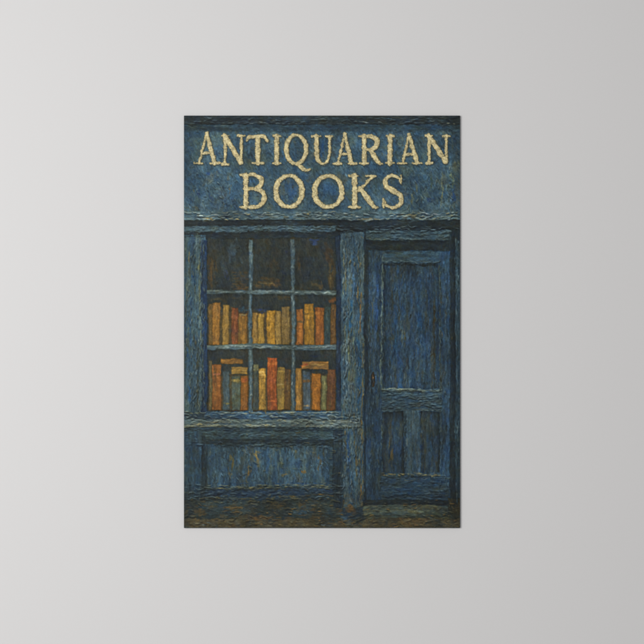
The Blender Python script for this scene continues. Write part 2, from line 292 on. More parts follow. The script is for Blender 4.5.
# glazing bars
def vbar(x, w, lab):
    P = P_WIN
    m = (1-sstep(-.4, .4, np.maximum(np.abs(GX-x-WOB2*1.2-WOB*.5)-w/2*(.85+.6*WOB2), np.maximum(239.2-GY, GY-412.5)))).astype(np.float32)
    reg(P, (x-w/2-.5, 240, x+w/2+.5, 412), (72, 91, 98), [((98, 114, 114), .4), ((54, 78, 96), .35), ((88, 98, 84), .25), ((56, 72, 78), .3)], ang=90, L=10, Wd=1.2, dens=3., mask=m, bump=.45)
    streak(x-.2, 244, x-.2, 405, 1.1, (138, 154, 150), .75, seg=8, gap=.3, mask=m, h=.5); streak(x+w/2-.5, 242, x+w/2-.5, 408, .7, (44, 58, 66), .6, gap=.3, mask=m)
vbar(250.9, 4.2, 'left upright glazing bar'); vbar(292.9, 4.2, 'right upright glazing bar')
def hbar(y, w, lab):
    P = P_WIN
    m = (1-sstep(-.4, .4, np.maximum(np.abs(GY-y-(PH[1]-.5)*2.4-WOB*.5)-w/2, np.maximum(207-GX, GX-337)))).astype(np.float32)
    streak(209, y+w/2+.9, 336, y+w/2+.9, 1.6, (34, 38, 36), .7, gap=.05)
    reg(P, (208, y-w/2-1, 336.5, y+w/2+1), (84, 101, 102), [((122, 136, 130), .35), ((64, 88, 104), .35), ((106, 110, 86), .3), ((60, 72, 72), .35)], ang=0, L=11, Wd=1.3, dens=3., mask=m, bump=.45)
    for a, b in ((216, 246), (256, 288), (298, 330)):
        streak(a, y+rng.normal(0, .3), b, y+.2, 1.2, (156, 168, 156), .8, seg=8, gap=.25, mask=m, h=.5)
hbar(292.6, 3.8, 'upper glazing bar across the window'); hbar(347.3, 4.4, 'lower glazing bar across the window')
for x in (250.9, 292.9):
    for y in (292.6, 347.3): dab(x, y, 4, 6, (70, 98, 116), 6, .6)

# right edge of the window
P_WF = P_WIN
reg(P_WF, (336.2, 236, 342, 418), (36, 50, 68), [((32, 42, 50), .5), ((46, 64, 88), .35)], ang=90, L=14, Wd=1.7, dens=2.)
P_WB = P_WIN
reg(P_WB, (205, 411, 341, 419), (56, 84, 106), [((42, 60, 76), .4), ((86, 106, 112), .3)], ang=0, L=12, Wd=1.5, dens=2.2, wob=1., bump=.3)
streak(209, 412.2, 337, 412.3, 1.4, (132, 144, 132), .75, gap=.25); streak(230, 412.2, 330, 412.6, 1., (166, 160, 124), .6, gap=.5); streak(206, 417.6, 340, 417.8, 1.1, (38, 50, 60), .7, gap=.15)

# middle pilaster
reg(P_PILM, (341, 232, 363.8, 508), (64, 87, 100), [((42, 82, 114), .45), ((92, 108, 102), .35), ((116, 106, 72), .2), ((40, 60, 78), .25), ((78, 106, 118), .3)], ang=90, L=13, Wd=1.7, dens=2.6, amt=.7,
    shade=lambda x, y: (1.06 if y < 300 else 1.) if y < 410 else .8)
for x, a, b, c, w in ((344.5, 244, 262, (126, 142, 138), 1.3), (343.8, 258, 290, (118, 118, 80), 1.2), (345.6, 270, 292, (136, 122, 82), 1.4), (353, 246, 300, (62, 96, 124), 3.), (351, 300, 340, (38, 88, 124), 3.4),
                      (357.5, 282, 300, (126, 108, 72), 1.4), (360.5, 290, 330, (128, 92, 52), 1.2), (361.5, 250, 300, (92, 108, 104), 1.2), (347, 300, 410, (74, 100, 108), 1.6), (354, 330, 400, (92, 104, 88), 1.3),
                      (358, 340, 412, (42, 84, 116), 2.4), (362.3, 350, 500, (116, 96, 56), 1.1), (350.5, 380, 415, (90, 100, 96), 1.1), (349, 345, 380, (104, 112, 84), 1.4), (345, 320, 345, (108, 110, 84), 1.1),
                      (348, 430, 470, (42, 72, 104), 3), (356, 440, 480, (84, 78, 54), 1.6), (352, 435, 460, (66, 92, 104), 1.6), (361, 470, 506, (132, 98, 50), 1.4), (344, 430, 500, (48, 62, 70), 1.4)):
    streak(x, a, x+rng.uniform(-.6, .6), b, w, c, .75, seg=9, gap=.15)
streak(343, 233.5, 362, 232.5, 2.2, (84, 104, 114), .7); streak(346, 237.6, 356, 236.8, 1.2, (30, 40, 46), .85, gap=0); streak(354, 237, 359, 239.5, .9, (34, 44, 48), .7, gap=0); streak(360, 235, 363.5, 239, 1., (120, 104, 64), .6)
dab(349, 512-12, 12, 8, (96, 88, 66), 8, .5, 0)

# stall riser under the window
reg(P_RISE, (184, 427, 343, 516), (46, 64, 74), [((34, 44, 46), .5), ((52, 76, 90), .3), ((74, 72, 50), .25)], ang=1, L=12, Wd=2.1, dens=2.2)
reg(P_RISE, (184, 432, 202, 512), (44, 66, 80), [((36, 70, 96), .35), ((82, 84, 62), .2), ((36, 46, 50), .4), ((72, 90, 92), .2)], ang=90, L=12, Wd=1.8, dens=2.4, shade=lambda x, y: 1. if y < 490 else .85)
reg(P_RISE, (201, 436, 208, 512), (34, 47, 54), [((30, 40, 42), .5), ((46, 62, 70), .3)], ang=90, L=12, Wd=1.8, dens=2.)
reg(P_RISE, (205, 431, 342, 439.5), (54, 72, 76), [((42, 56, 60), .4), ((70, 86, 84), .3)], ang=1, L=12, Wd=1.7, dens=1.8, wob=1.2)
reg(P_RISE, (206, 439.5, 336, 446), (36, 48, 53), [((46, 58, 62), .3)], ang=1, L=13, Wd=1.8, dens=1.6, wob=1.3, soft=1.6)
reg(P_RP, (207, 445, 330, 487), (54, 78, 92), [((44, 76, 106), .45), ((88, 100, 90), .3), ((104, 92, 60), .2), ((40, 56, 66), .3)], ang=86, L=9, Wd=1.9, dens=2.5, amt=.7,
    shade=lambda x, y: 1.12*min(1., .66+.05*min(x-207, 330-x, (y-445)*1.3)))
for x, y, w, h_, c in ((257, 460, 7, 13, (146, 124, 70)), (256, 456, 3, 6, (176, 154, 98)), (249.5, 472, 4, 10, (136, 102, 52)), (232, 462, 5, 16, (98, 92, 62)), (230, 474, 4, 8, (108, 94, 60)), (280, 459, 6, 14, (100, 114, 100)),
                       (286.5, 474, 8, 5, (130, 108, 62)), (305, 472, 8, 5, (118, 92, 54)), (296, 452, 4, 6, (118, 104, 62)), (311, 452, 8, 6, (96, 104, 90)), (320, 462, 4, 12, (110, 90, 54)), (268, 464, 5, 16, (52, 86, 114)),
                       (299, 462, 8, 10, (50, 84, 118)), (242, 454, 6, 8, (46, 78, 100)), (220, 464, 5, 18, (46, 74, 100)), (279, 447, 8, 4, (96, 98, 76))):
    dab(x, y, w, h_, c, 10, .6)
streak(208, 483, 328, 484, 1.3, (44, 76, 110), .7, gap=.2); streak(210, 488, 330, 486.4, 1.5, (124, 124, 92), .75, gap=.25); streak(216, 488.4, 290, 487.8, 1., (158, 142, 94), .7, gap=.45)
reg(P_RISE, (206, 489, 338, 495.5), (42, 64, 86), [((36, 50, 62), .4), ((62, 80, 84), .3)], ang=1, L=12, Wd=1.6, dens=2.2, wob=.9)
streak(206, 497.4, 300, 498.2, 1.5, (116, 100, 60), .7, gap=.3); streak(280, 497, 340, 494.6, 1.4, (134, 108, 60), .7, gap=.35); streak(290, 485.6, 335, 484.6, 1., (132, 112, 66), .6, gap=.4); streak(184, 492, 206, 493, 1.2, (84, 92, 78), .55, gap=.3)
reg(P_RISE, (184, 500, 343, 518), (52, 61, 58), [((40, 50, 52), .5), ((92, 76, 48), .3), ((62, 88, 98), .35), ((116, 88, 46), .22)], ang=2, L=8, Wd=1.9, dens=2.4, wob=2., field=PN, amt=.75, soft=2.5)
reg(P_RISE, (333, 430, 342, 508), (36, 50, 60), [((36, 48, 54), .4), ((50, 62, 66), .3)], ang=90, L=12, Wd=1.8, dens=1.8)
streak(203, 440, 204, 505, 1., (52, 66, 70), .5)

# window sill
mS = rectmask(184, 418.8, 361.5, 427.4, .9)
reg(P_SILL, (184, 418.8, 361.5, 427.4), (80, 95, 96), [((120, 128, 116), .33), ((132, 118, 78), .25), ((68, 92, 106), .35), ((70, 84, 84), .3)], ang=1, L=13, Wd=1.5, dens=2.6, mask=mS, bump=.5)
streak(190, 425.6, 300, 424.6, 1.4, (152, 148, 112), .7, gap=.35, h=.5); streak(240, 424.2, 275, 425, 1.3, (172, 166, 134), .7, gap=.3, h=.5); streak(185, 420.6, 345, 420.2, 1.1, (140, 152, 142), .6, gap=.4, h=.5)
streak(330, 420.6, 360, 420, 1.2, (138, 150, 142), .75, gap=.2); streak(184, 427.6, 362, 427.6, 1.4, (32, 40, 42), .8, gap=.05); streak(184, 430, 340, 430, 1.8, (32, 42, 45), .6, gap=.1)
streak(184, 413, 200, 413.4, 1., (120, 116, 76), .65, gap=.2); streak(184, 417, 204, 417.8, 1.2, (44, 58, 66), .6); dab(197, 408, 8, 8, (72, 92, 96), 8, .5)
streak(318, 413.6, 360, 415.6, 1.2, (110, 124, 118), .6, gap=.3)

# door
DO = (46, 70, 92)
reg(P_DOOR, (368.3, 250.5, 449.5, 502), DO, [((36, 70, 96), .4), ((58, 80, 90), .3), ((34, 46, 54), .35), ((80, 74, 50), .12)], ang=90, L=13, Wd=1.9, dens=2.4)
reg(P_DOOR, (382, 251, 440, 262.5), (54, 78, 92), [((40, 66, 92), .4), ((66, 86, 92), .3), ((62, 66, 54), .25)], ang=1, L=12, Wd=1.6, dens=2.2)
streak(382, 261.6, 440, 261.2, 1.1, (88, 98, 90), .65, gap=.3); streak(370, 251, 448, 251, 1.1, (34, 42, 46), .6)
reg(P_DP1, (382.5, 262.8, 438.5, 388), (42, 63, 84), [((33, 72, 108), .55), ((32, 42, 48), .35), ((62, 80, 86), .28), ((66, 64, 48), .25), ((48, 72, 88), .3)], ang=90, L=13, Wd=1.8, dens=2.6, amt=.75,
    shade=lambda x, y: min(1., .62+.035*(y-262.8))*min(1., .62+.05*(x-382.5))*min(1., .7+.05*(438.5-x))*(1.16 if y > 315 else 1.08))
for x, a, b, c, w in ((402, 322, 342, (84, 98, 92), 1.6), (404, 330, 345, (86, 84, 60), 2.), (414, 300, 330, (56, 72, 84), 2.2), (420, 314, 330, (32, 72, 112), 4.), (398, 350, 384, (42, 72, 108), 4), (410, 345, 385, (56, 86, 110), 2.5),
                      (392, 288, 310, (58, 64, 56), 2), (426, 290, 312, (52, 60, 56), 2.2), (406, 360, 384, (74, 84, 74), 1.6), (395, 330, 350, (36, 72, 100), 3), (434, 300, 385, (50, 48, 36), 2.4), (416, 350, 370, (72, 88, 86), 1.2)):
    streak(x, a, x, b, w, c, .65, seg=9, gap=.15, mask=LAB == P_DP1)
streak(383, 264, 438, 264.6, 2.6, (28, 35, 38), .8, gap=.05); streak(384, 266, 385, 386, 2., (32, 42, 46), .6, gap=.1); streak(418, 271.5, 424, 271.7, .9, (134, 144, 136), .8, gap=0)
streak(381.6, 258, 381.2, 388, 1.7, (98, 114, 106), .8, seg=9, gap=.15, h=.5); streak(374, 262, 375, 385, 2.4, (60, 88, 116), .5, seg=10, gap=.3); streak(445, 256, 445, 400, 2., (58, 84, 104), .5, seg=9, gap=.35); streak(376.5, 268, 376.5, 330, 3., (44, 76, 118), .55, seg=10); streak(373, 262, 373, 372, 1.2, (80, 90, 74), .5, gap=.4); streak(369.5, 252, 369.5, 500, 1.4, (36, 44, 46), .6, gap=.15)
streak(378.5, 350, 378.5, 388, 1.4, (92, 104, 88), .5, gap=.3); streak(372.5, 300, 373, 345, 1.2, (92, 82, 54), .5, gap=.4)
streak(439.6, 262, 439.6, 388, 1.4, (74, 76, 58), .6, gap=.25); streak(443.5, 260, 443.5, 350, 2.2, (48, 76, 106), .5, gap=.3); streak(439, 299.5, 441, 303, 1.8, (140, 84, 50), .7, gap=0); streak(441, 330, 441.5, 338, 1.4, (104, 84, 48), .7)
# rails
reg(P_DOOR, (381, 388.5, 441, 411.5), (58, 80, 92), [((42, 70, 94), .35), ((80, 92, 88), .35), ((70, 68, 52), .3), ((40, 54, 64), .3)], ang=2, L=12, Wd=1.7, dens=2.4, wob=.9)
streak(381.5, 388.6, 440, 390.2, 1.7, (116, 128, 112), .8, gap=.2, h=.45); streak(384, 388.4, 410, 389.6, 1.1, (146, 152, 128), .75, gap=.3, h=.45); streak(386, 400, 430, 399, 1., (44, 54, 56), .6, gap=.4)
streak(383, 411.2, 440, 410.2, 1.5, (98, 100, 82), .65, gap=.35); streak(386, 395, 436, 396, 1.1, (82, 98, 98), .6, gap=.4)
streak(382, 412, 382, 474, 1.3, (86, 100, 92), .6, gap=.3); streak(440.4, 412, 440.4, 474, 1.3, (78, 92, 92), .6, gap=.3)
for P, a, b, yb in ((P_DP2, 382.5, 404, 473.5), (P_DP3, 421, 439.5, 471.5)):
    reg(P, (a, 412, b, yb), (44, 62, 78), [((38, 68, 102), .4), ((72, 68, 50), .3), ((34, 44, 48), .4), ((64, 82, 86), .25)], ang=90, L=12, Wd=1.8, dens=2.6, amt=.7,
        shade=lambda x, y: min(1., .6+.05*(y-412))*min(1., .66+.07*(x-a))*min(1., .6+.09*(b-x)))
    streak(a, 413, b, 413.4, 2., (34, 42, 46), .75, gap=.05); streak(b-1, 414, b-1, yb-2, 1.6, (34, 40, 40), .65, gap=.1); streak(a+.4, 414, a+.4, yb, 1., (74, 76, 60), .5, gap=.3)
dab(391, 452, 4, 30, (88, 76, 48), 9, .5); dab(395, 430, 5, 24, (44, 72, 98), 9, .5); dab(430, 450, 6, 30, (42, 72, 104), 9, .5); dab(424.5, 452, 2, 30, (84, 78, 52), 6, .5)
reg(P_DOOR, (405.5, 411.5, 419.5, 474), (62, 86, 100), [((42, 72, 104), .35), ((78, 92, 92), .3), ((66, 60, 44), .2)], ang=90, L=12, Wd=1.6, dens=2.4)
streak(407, 436, 408, 448, 1.1, (116, 128, 120), .65); streak(405.5, 416, 405.5, 470, 1.1, (34, 40, 42), .6, gap=.1)
reg(P_DOOR, (380, 476, 449, 501), (43, 66, 88), [((36, 72, 100), .35), ((36, 50, 58), .35), ((76, 84, 72), .28)], ang=2, L=12, Wd=1.8, dens=2.4, shade=lambda x, y: 1. if y < 494 else .8)
streak(381, 474.6, 403, 474.8, 1.9, (134, 116, 74), .75, gap=.15, h=.45); streak(416, 473, 440, 475.4, 1.8, (124, 122, 92), .75, gap=.15, h=.45); streak(404, 480, 430, 477.4, 1.3, (96, 100, 84), .6, gap=.3); streak(384, 487, 440, 486, 1.1, (70, 90, 96), .5, gap=.5)
streak(386, 497, 430, 496.4, .9, (98, 104, 92), .5, gap=.55)
reg(P_DOOR, (366, 392, 381, 500), (42, 64, 82), [((36, 60, 90), .35), ((34, 44, 50), .35), ((72, 76, 60), .2)], ang=90, L=13, Wd=1.8, dens=2.2)
# handle
mh = (1-sstep(-.5, .5, np.hypot((GX-372.6)/1.9, (GY-380)/7.2)*2.2-2.2+WOB*.9)).astype(np.float32)
reg(P_HAND, (370, 372, 375.5, 388), (60, 52, 42), [((104, 80, 54), .3), ((40, 38, 34), .4)], ang=90, L=5, Wd=1.4, dens=3, mask=mh, bump=.8)
streak(372, 375, 372.4, 381, 1.1, (160, 112, 76), .75, gap=0, mask=mh, h=.4); streak(374.6, 374, 375, 388, 1.2, (30, 36, 38), .7, gap=0)

streak(371, 371, 371, 392, 1.6, (28, 34, 36), .8, gap=0); dab(373, 377, 2.4, 4, (168, 124, 84), 5, .8, 90, mh); dab(373, 385, 2.2, 6, (62, 48, 34), 6, .8, 90, mh)
# doorstep and pavement
reg(P_STEP, (363, 502, 458, 519), (76, 84, 70), [((52, 60, 56), .4), ((104, 92, 60), .3), ((62, 84, 92), .25), ((118, 118, 90), .2)], ang=1, L=12, Wd=1.7, dens=2.4, wob=.9)
reg(P_STEP, (363, 500, 456, 505), (36, 44, 46), [((48, 58, 58), .3)], ang=1, L=14, Wd=1.8, dens=1.6)
streak(368, 512.5, 446, 511.4, 1.2, (128, 126, 96), .6, gap=.4); streak(366, 516, 452, 516.6, 1.8, (44, 50, 46), .75, gap=.1); streak(368, 508, 440, 508.6, 1., (110, 112, 86), .5, gap=.5)
reg(P_STEP, (448, 498, 460, 520), (50, 54, 44), [((76, 62, 36), .35), ((38, 44, 42), .35)], ang=60, L=7, Wd=1.8, dens=2)
reg(P_PAVE, (184, 518.5, 460, 528), (88, 79, 56), [((120, 88, 46), .38), ((62, 64, 52), .4), ((72, 84, 84), .25), ((104, 98, 72), .25), ((50, 50, 40), .25)], ang=2, L=7, Wd=1.8, dens=2.8, wob=2., field=PN, amt=.75, soft=2.5)
for _ in range(70):
    x = rng.uniform(190, 452); y = rng.uniform(508, 526)
    streak(x, y, x+rng.uniform(3, 9), y+rng.normal(0, .5), rng.uniform(.7, 1.5), ((146, 108, 52), (122, 112, 80), (112, 130, 134), (54, 52, 42), (134, 96, 48))[rng.integers(5)], .7, gap=.2)
dab(349, 508, 14, 10, (116, 86, 50), 12, .6, 0); dab(346, 518, 10, 6, (70, 92, 104), 8, .5, 0); dab(232, 508, 16, 6, (118, 90, 50), 10, .55, 0); dab(300, 512, 14, 5, (66, 92, 104), 10, .5, 0); dab(312, 508, 12, 5, (112, 84, 46), 8, .5, 0)
dab(200, 512, 14, 8, (96, 78, 48), 10, .5, 0); dab(262, 518, 22, 6, (128, 92, 48), 10, .5, 0); streak(184, 527, 460, 527, 1.2, (60, 52, 38), .6, gap=.1); dab(330, 520, 20, 5, (50, 56, 52), 8, .6, 0)
for _ in range(90):                                        # scattered pale flecks of dry brush
    x = rng.uniform(186, 458); y = rng.uniform(490, 526); stroke(x, y, rng.normal(0, .3), 1.7, .7, (150, 150, 122), .6, 0, .4)
for _ in range(500):
    x = rng.uniform(185, 459); y = rng.uniform(118, 490)
    i = int((x-X0)*S); j = int((y-Y0)*S)
    stroke(x, y, rng.normal(1.4 if y > 238 else .2, .4), rng.uniform(1, 3), .6, C[j, i]*1.35+14, .5, 0, .35)

# last pass over everything: loaded dabs pulled along the form, softening every edge
def resmudge(n, l0, l1, w0, w1, op, jit, off):
    for _ in range(n):
        x = rng.uniform(X0+1, X1-1); y = rng.uniform(Y0+1, Y1-1)
        j = int((y-Y0)*S); i = int((x-X0)*S); a = math.radians(ANGF[j, i])+rng.normal(0, jit)
        inside = 208 < x < 336 and 296 < y < 411
        k_ = .6 if inside else 1.
        j2 = min(H-1, max(0, j+int(rng.normal(0, off*k_)*S))); i2 = min(W-1, max(0, i+int(rng.normal(0, off*k_)*S)))
        c = (C[j, i]*.4+C[j2, i2]*.6)*(1+rng.normal(0, .10))+rng.normal(0, 2.2, 3)
        stroke(x, y, a, rng.uniform(l0, l1)*k_, rng.uniform(w0, w1)*k_, c, op*rng.uniform(.5, 1), rng.normal(0, .02), .3, None, .6)
resmudge(6500, 4, 10, 1.2, 2.2, .6, .25, .9)
resmudge(7000, 2, 5, 1.0, 1.9, .7, .4, .8)
def accents(n, l0, l1, w0, w1, gain, add, op, h):
    for _ in range(n):
        x = rng.uniform(X0+1, X1-1); y = rng.uniform(Y0+1, Y1-1); j = int((y-Y0)*S); i = int((x-X0)*S)
        vert = ANGF[j, i] > 45
        if (PV if vert else PH)[3][j, i]+rng.normal(0, .12) < .5: continue
        inside = 208 < x < 336 and 240 < y < 411
        a = math.radians(ANGF[j, i])+rng.normal(0, .14 if y > 222 else .3)
        stroke(x, y, a, rng.uniform(l0, l1)*(.55 if inside else 1), rng.uniform(w0, w1), C[j, i]*gain+np.array(add)*(.5 if inside else 1), op*rng.uniform(.4, 1), rng.normal(0, .02), h, None, .7)
accents(2400, 3, 9, 1.2, 2.2, .68, (0, 1, 2), .7, .05)
accents(2300, 3, 8, 1.0, 1.9, 1.26, (12, 15, 14), .65, .5)
def ridges(n, box, l0, l1, col, ang=0., spread=.25, op=.75):
    """thick lips of paint: a painted highlight on the crest with a dark under-shadow painted below it"""
    for _ in range(n):
        x = rng.uniform(box[0], box[2]); y = rng.uniform(box[1], box[3]); j = int((y-Y0)*S); i = int((x-X0)*S)
        a = ang+rng.normal(0, spread); L = rng.uniform(l0, l1); cv = rng.normal(0, .05); w_ = rng.uniform(.8, 1.75); o = op*rng.uniform(.45, 1)
        t_ = rng.uniform(.35, .85); c = C[j, i]*(1-t_)+np.asarray(col, float)*t_*rng.uniform(.85, 1.2)
        stroke(x+.2, y+w_*.95, a, L, w_*1.25, C[j, i]*.58, o*.9, cv, .0, None, .3)  # under-shadow of the ridge, painted in colour
        stroke(x, y, a, L, w_, c, o, cv, .95, None, .35)
ridges(300, (186, 128, 458, 212), 2, 6, (104, 134, 150), 0, .7, .5)
ridges(90, (405, 166, 458, 214), 3, 8, (124, 138, 124), 1.4, .3, .6); ridges(60, (186, 168, 236, 214), 2, 6, (124, 136, 124), .6, .7, .6)
ridges(130, (186, 212, 458, 220), 4, 12, (160, 172, 162), 0, .12, .85); ridges(60, (186, 212, 458, 220), 3, 9, (166, 146, 98), 0, .12, .7)
ridges(90, (186, 117, 458, 124), 4, 12, (96, 112, 116), 0, .08, .6)
ridges(130, (186, 226, 460, 232), 4, 12, (110, 134, 142), 0, .1, .7); ridges(60, (368, 231, 448, 240), 4, 10, (106, 124, 124), 0, .1, .7)
ridges(160, (186, 411, 362, 427), 4, 12, (150, 158, 142), 0, .1, .8); ridges(60, (186, 411, 362, 427), 3, 8, (160, 144, 104), 0, .12, .7)
ridges(160, (186, 428, 342, 446), 4, 10, (84, 104, 112), 0, .12, .6); ridges(150, (210, 446, 330, 486), 3, 8, (92, 120, 134), 1.4, .35, .55)
ridges(160, (186, 484, 342, 500), 4, 12, (100, 116, 116), 0, .12, .65); ridges(240, (186, 500, 458, 527), 3, 9, (122, 116, 92), 0, .2, .65); ridges(80, (186, 500, 458, 527), 3, 8, (152, 112, 58), 0, .2, .65)
ridges(130, (382, 388, 440, 412), 4, 10, (104, 122, 120), 0, .14, .7); ridges(110, (380, 474, 448, 500), 4, 10, (84, 108, 122), 0, .12, .6)
ridges(200, (185, 238, 205, 410), 4, 11, (112, 132, 134), 1.57, .12, .65); ridges(70, (185, 238, 205, 410), 4, 9, (128, 120, 82), 1.57, .12, .6)
ridges(300, (343, 234, 362, 500), 4, 11, (118, 138, 142), 1.57, .14, .7); ridges(90, (343, 250, 363, 500), 4, 9, (138, 116, 72), 1.57, .14, .65)
ridges(130, (369, 252, 382, 500), 4, 10, (84, 110, 126), 1.57, .12, .55); ridges(90, (439, 252, 449, 500), 4, 10, (80, 104, 116), 1.57, .12, .5); ridges(220, (386, 270, 436, 386), 4, 11, (72, 104, 130), 1.57, .12, .5)
ridges(70, (343, 236, 350, 410), 4, 12, (136, 154, 152), 1.57, .08, .75); ridges(60, (357, 250, 363, 505), 4, 10, (140, 122, 78), 1.57, .08, .7)
ridges(60, (199, 245, 204, 408), 4, 11, (124, 134, 112), 1.57, .08, .7); ridges(50, (380.5, 262, 383.5, 388), 3, 9, (104, 122, 112), 1.57, .06, .7)
ridges(60, (249.6, 242, 252.2, 408), 3, 8, (150, 164, 156), 1.57, .08, .7); ridges(60, (291.6, 242, 294.2, 408), 3, 8, (150, 164, 156), 1.57, .08, .7)
ridges(60, (210, 290.8, 334, 293.4), 3, 9, (164, 174, 160), 0, .08, .75); ridges(60, (210, 345.6, 334, 348.4), 3, 9, (158, 170, 162), 0, .08, .75)
ridges(50, (208, 484.5, 332, 489), 4, 10, (146, 138, 100), 0, .08, .75); ridges(50, (382, 388, 440, 391), 3, 9, (146, 156, 136), 0, .08, .75)
ridges(40, (382, 473, 440, 476), 3, 8, (146, 134, 92), 0, .1, .7); ridges(40, (186, 498, 342, 502), 4, 9, (136, 118, 72), 0, .1, .6)
ridges(90, (364, 260, 460, 500), 3, 8, (98, 88, 58), 1.57, .15, .5); ridges(70, (207, 430, 340, 500), 3, 8, (130, 108, 62), .1, .3, .55)
ridges(120, (186, 128, 458, 212), 2, 5, (118, 106, 72), .8, .8, .5); ridges(50, (382, 260, 440, 264), 3, 8, (96, 116, 118), 0, .08, .6)
ridges(50, (438.6, 264, 441, 388), 3, 9, (92, 106, 96), 1.57, .06, .65); ridges(40, (404, 413, 406.5, 472), 3, 8, (90, 108, 108), 1.57, .06, .6); ridges(60, (207, 443, 332, 446), 3, 9, (88, 108, 112), 0, .1, .5)
ridges(60, (455, 240, 459, 500), 5, 12, (104, 130, 136), 1.57, .05, .6)
ridges(110, (210, 240, 334, 290), 2, 6, (92, 92, 76), .2, .8, .5); ridges(170, (210, 306, 334, 343), 1.5, 4, (206, 160, 84), 1.2, .6, .5); ridges(200, (210, 366, 334, 409), 1.5, 4, (206, 156, 84), 1.2, .6, .5)
accents(900, 2, 7, .6, 1.1, 1.1, (34, 22, -2), .6, .4)
# nothing in the picture was ruled: the drawing wanders by about a unit
wx = (noise(18, 30, 70, 2)-.5)*2.2+(noise(3, 4, 71, 2)-.5)*1.1; wy = (noise(30, 18, 72, 2)-.5)*2.2+(noise(4, 3, 73, 2)-.5)*1.1
fade = np.clip(np.minimum(np.minimum(GX-X0, X1-GX), np.minimum(GY-Y0, Y1-GY))/4, 0, 1)
sx = np.clip(np.arange(W)[None, :]+wx*S*fade, 0, W-1.001); sy = np.clip(np.arange(H)[:, None]+wy*S*fade, 0, H-1.001)
ix, iy = sx.astype(int), sy.astype(int); fx, fy = (sx-ix), (sy-iy)
def warp(A):
    f_, g_ = (fx[..., None], fy[..., None]) if A.ndim == 3 else (fx, fy)
    return ((A[iy, ix]*(1-f_)+A[iy, ix+1]*f_)*(1-g_)+(A[iy+1, ix]*(1-f_)+A[iy+1, ix+1]*f_)*g_).astype(np.float32)
C = warp(C); HT = warp(HT); LAB = LAB[np.round(sy).astype(int), np.round(sx).astype(int)]

def blur(A, r, n=3):
    for _ in range(n):
        for ax in (0, 1):
            P_ = np.concatenate([np.repeat(np.take(A, [0], ax), r+1, ax), A, np.repeat(np.take(A, [-1], ax), r, ax)], ax)
            c_ = np.cumsum(P_, ax, dtype=np.float64); L_n = A.shape[ax]
            A = ((np.take(c_, np.arange(2*r+1, 2*r+1+L_n), ax)-np.take(c_, np.arange(0, L_n), ax))/(2*r+1)).astype(np.float32)
    return A
sm = blur(C, 1, 1)                       # thick paint breaks into light and dark: more contrast stroke against stroke
inw = (sstep(206, 210, GX)*(1-sstep(335, 338, GX))*sstep(238, 241, GY)*(1-sstep(409, 412, GY)))[..., None]
hp = sm-blur(C, 4, 2)
C = (C*(1-.7*inw)+blur(C, 2, 1)*.7*inw)+hp*(.85-.35*inw)
# overall unevenness of the pigment
nz = noise(.9, .9, 5, 1); nz2 = noise(2.2, 2.2, 6, 2)
nz3 = noise(1.3, 1.3, 8, 1)
vm = (ANGF > 45).astype(np.float32)
fv = noise(2.2, 5.5, 14, 2); fh = noise(6, 1.8, 15, 2); fi = noise(2.2, 1.8, 16, 2); sg = (GY < 214)*(GY > 128)*1.; fs = vm*(fv*.6+fi*.4)+(1-vm)*fh; fs = sg*fi+(1-sg)*fs
C *= (1+(nz-.5)*.16+(nz2-.5)*.18+(fs-.5)*.34)[..., None]
C += ((noise(2.5, 2.5, 12, 2)-.5)[..., None]*np.array((12, 2, -12)))+((noise(6, 6, 13, 2)-.5)[..., None]*np.array((10, 4, -14)))
pt = noise(22, 30, 17, 3); C *= (1+(pt-.5)*.42*np.where(C[..., 0] > C[..., 2]+14, .3, 1))[..., None]
lum_ = C.mean(2, keepdims=True); book_ = (C[..., 0:1] > C[..., 2:3]+14); C = (C+(lum_-C)*np.where(book_, .12, .13))*np.where(book_, 1.0, 1.0)+np.where(book_, 2, 1)+np.where(book_, 0, 1)*np.array((-1, 1.6, .5))
C = C*np.where(book_, np.array((.94, .96, .90)), np.array((.965, .985, .995)))

# the picture was painted darker towards its foot and side borders
C *= (1-.13*sstep(470, 505, GY)-.10*sstep(450, 456, GX)-.08*(1-sstep(184, 190, GX)))[..., None]
# ------------------------------------------------------------------ the lettering
def smooth(pts, n=14):
    P = np.array(pts, float)
    if len(P) == 2: return [tuple(P[0]+(P[1]-P[0])*t) for t in np.linspace(0, 1, n)]
    Q = np.vstack([2*P[0]-P[1], P, 2*P[-1]-P[-2]]); out = []
    for i in range(1, len(Q)-2):
        for t in np.linspace(0, 1, n, endpoint=False):
            out.append(.5*((2*Q[i])+(-Q[i-1]+Q[i+1])*t+(2*Q[i-1]-5*Q[i]+4*Q[i+1]-Q[i+2])*t*t+(-Q[i-1]+3*Q[i]-3*Q[i+1]+Q[i+2])*t**3))
    out.append(P[-1]); return [tuple(p) for p in out]
def line(x0, y0, x1, y1, w0, w1=None): w1 = w0 if w1 is None else w1; return [(x0, y0, w0), (x1, y1, w1)]
def serif(x0, x1, y, w=2.0): return [(x0, y, w*.75), ((x0+x1)/2, y, w), (x1, y, w*.75)]
def ring(cx, cy, rx, ry, ws, wt):
    return [(cx+rx*math.cos(a), cy+ry*math.sin(a), ws*abs(math.cos(a))**1.2+wt*(1-abs(math.cos(a))**1.2)) for a in np.linspace(0, 2*math.pi, 25)]
def cap_a(ax, lf, rf, top, base, bar):
    return [line(ax-.2, top+1, lf+1.2, base-1, 2.2, 2.4), line(ax, top, rf-1, base-1, 3.4, 4.8), serif(lf-3.6, lf+4.6, base-.6, 2.1), serif(rf-5, rf+4, base-.6, 2.3), [(lf+3.4, bar+.6, 1.6), ((lf+rf)/2, bar-.8, 2.4), (rf-3.2, bar+.8, 1.8)]]
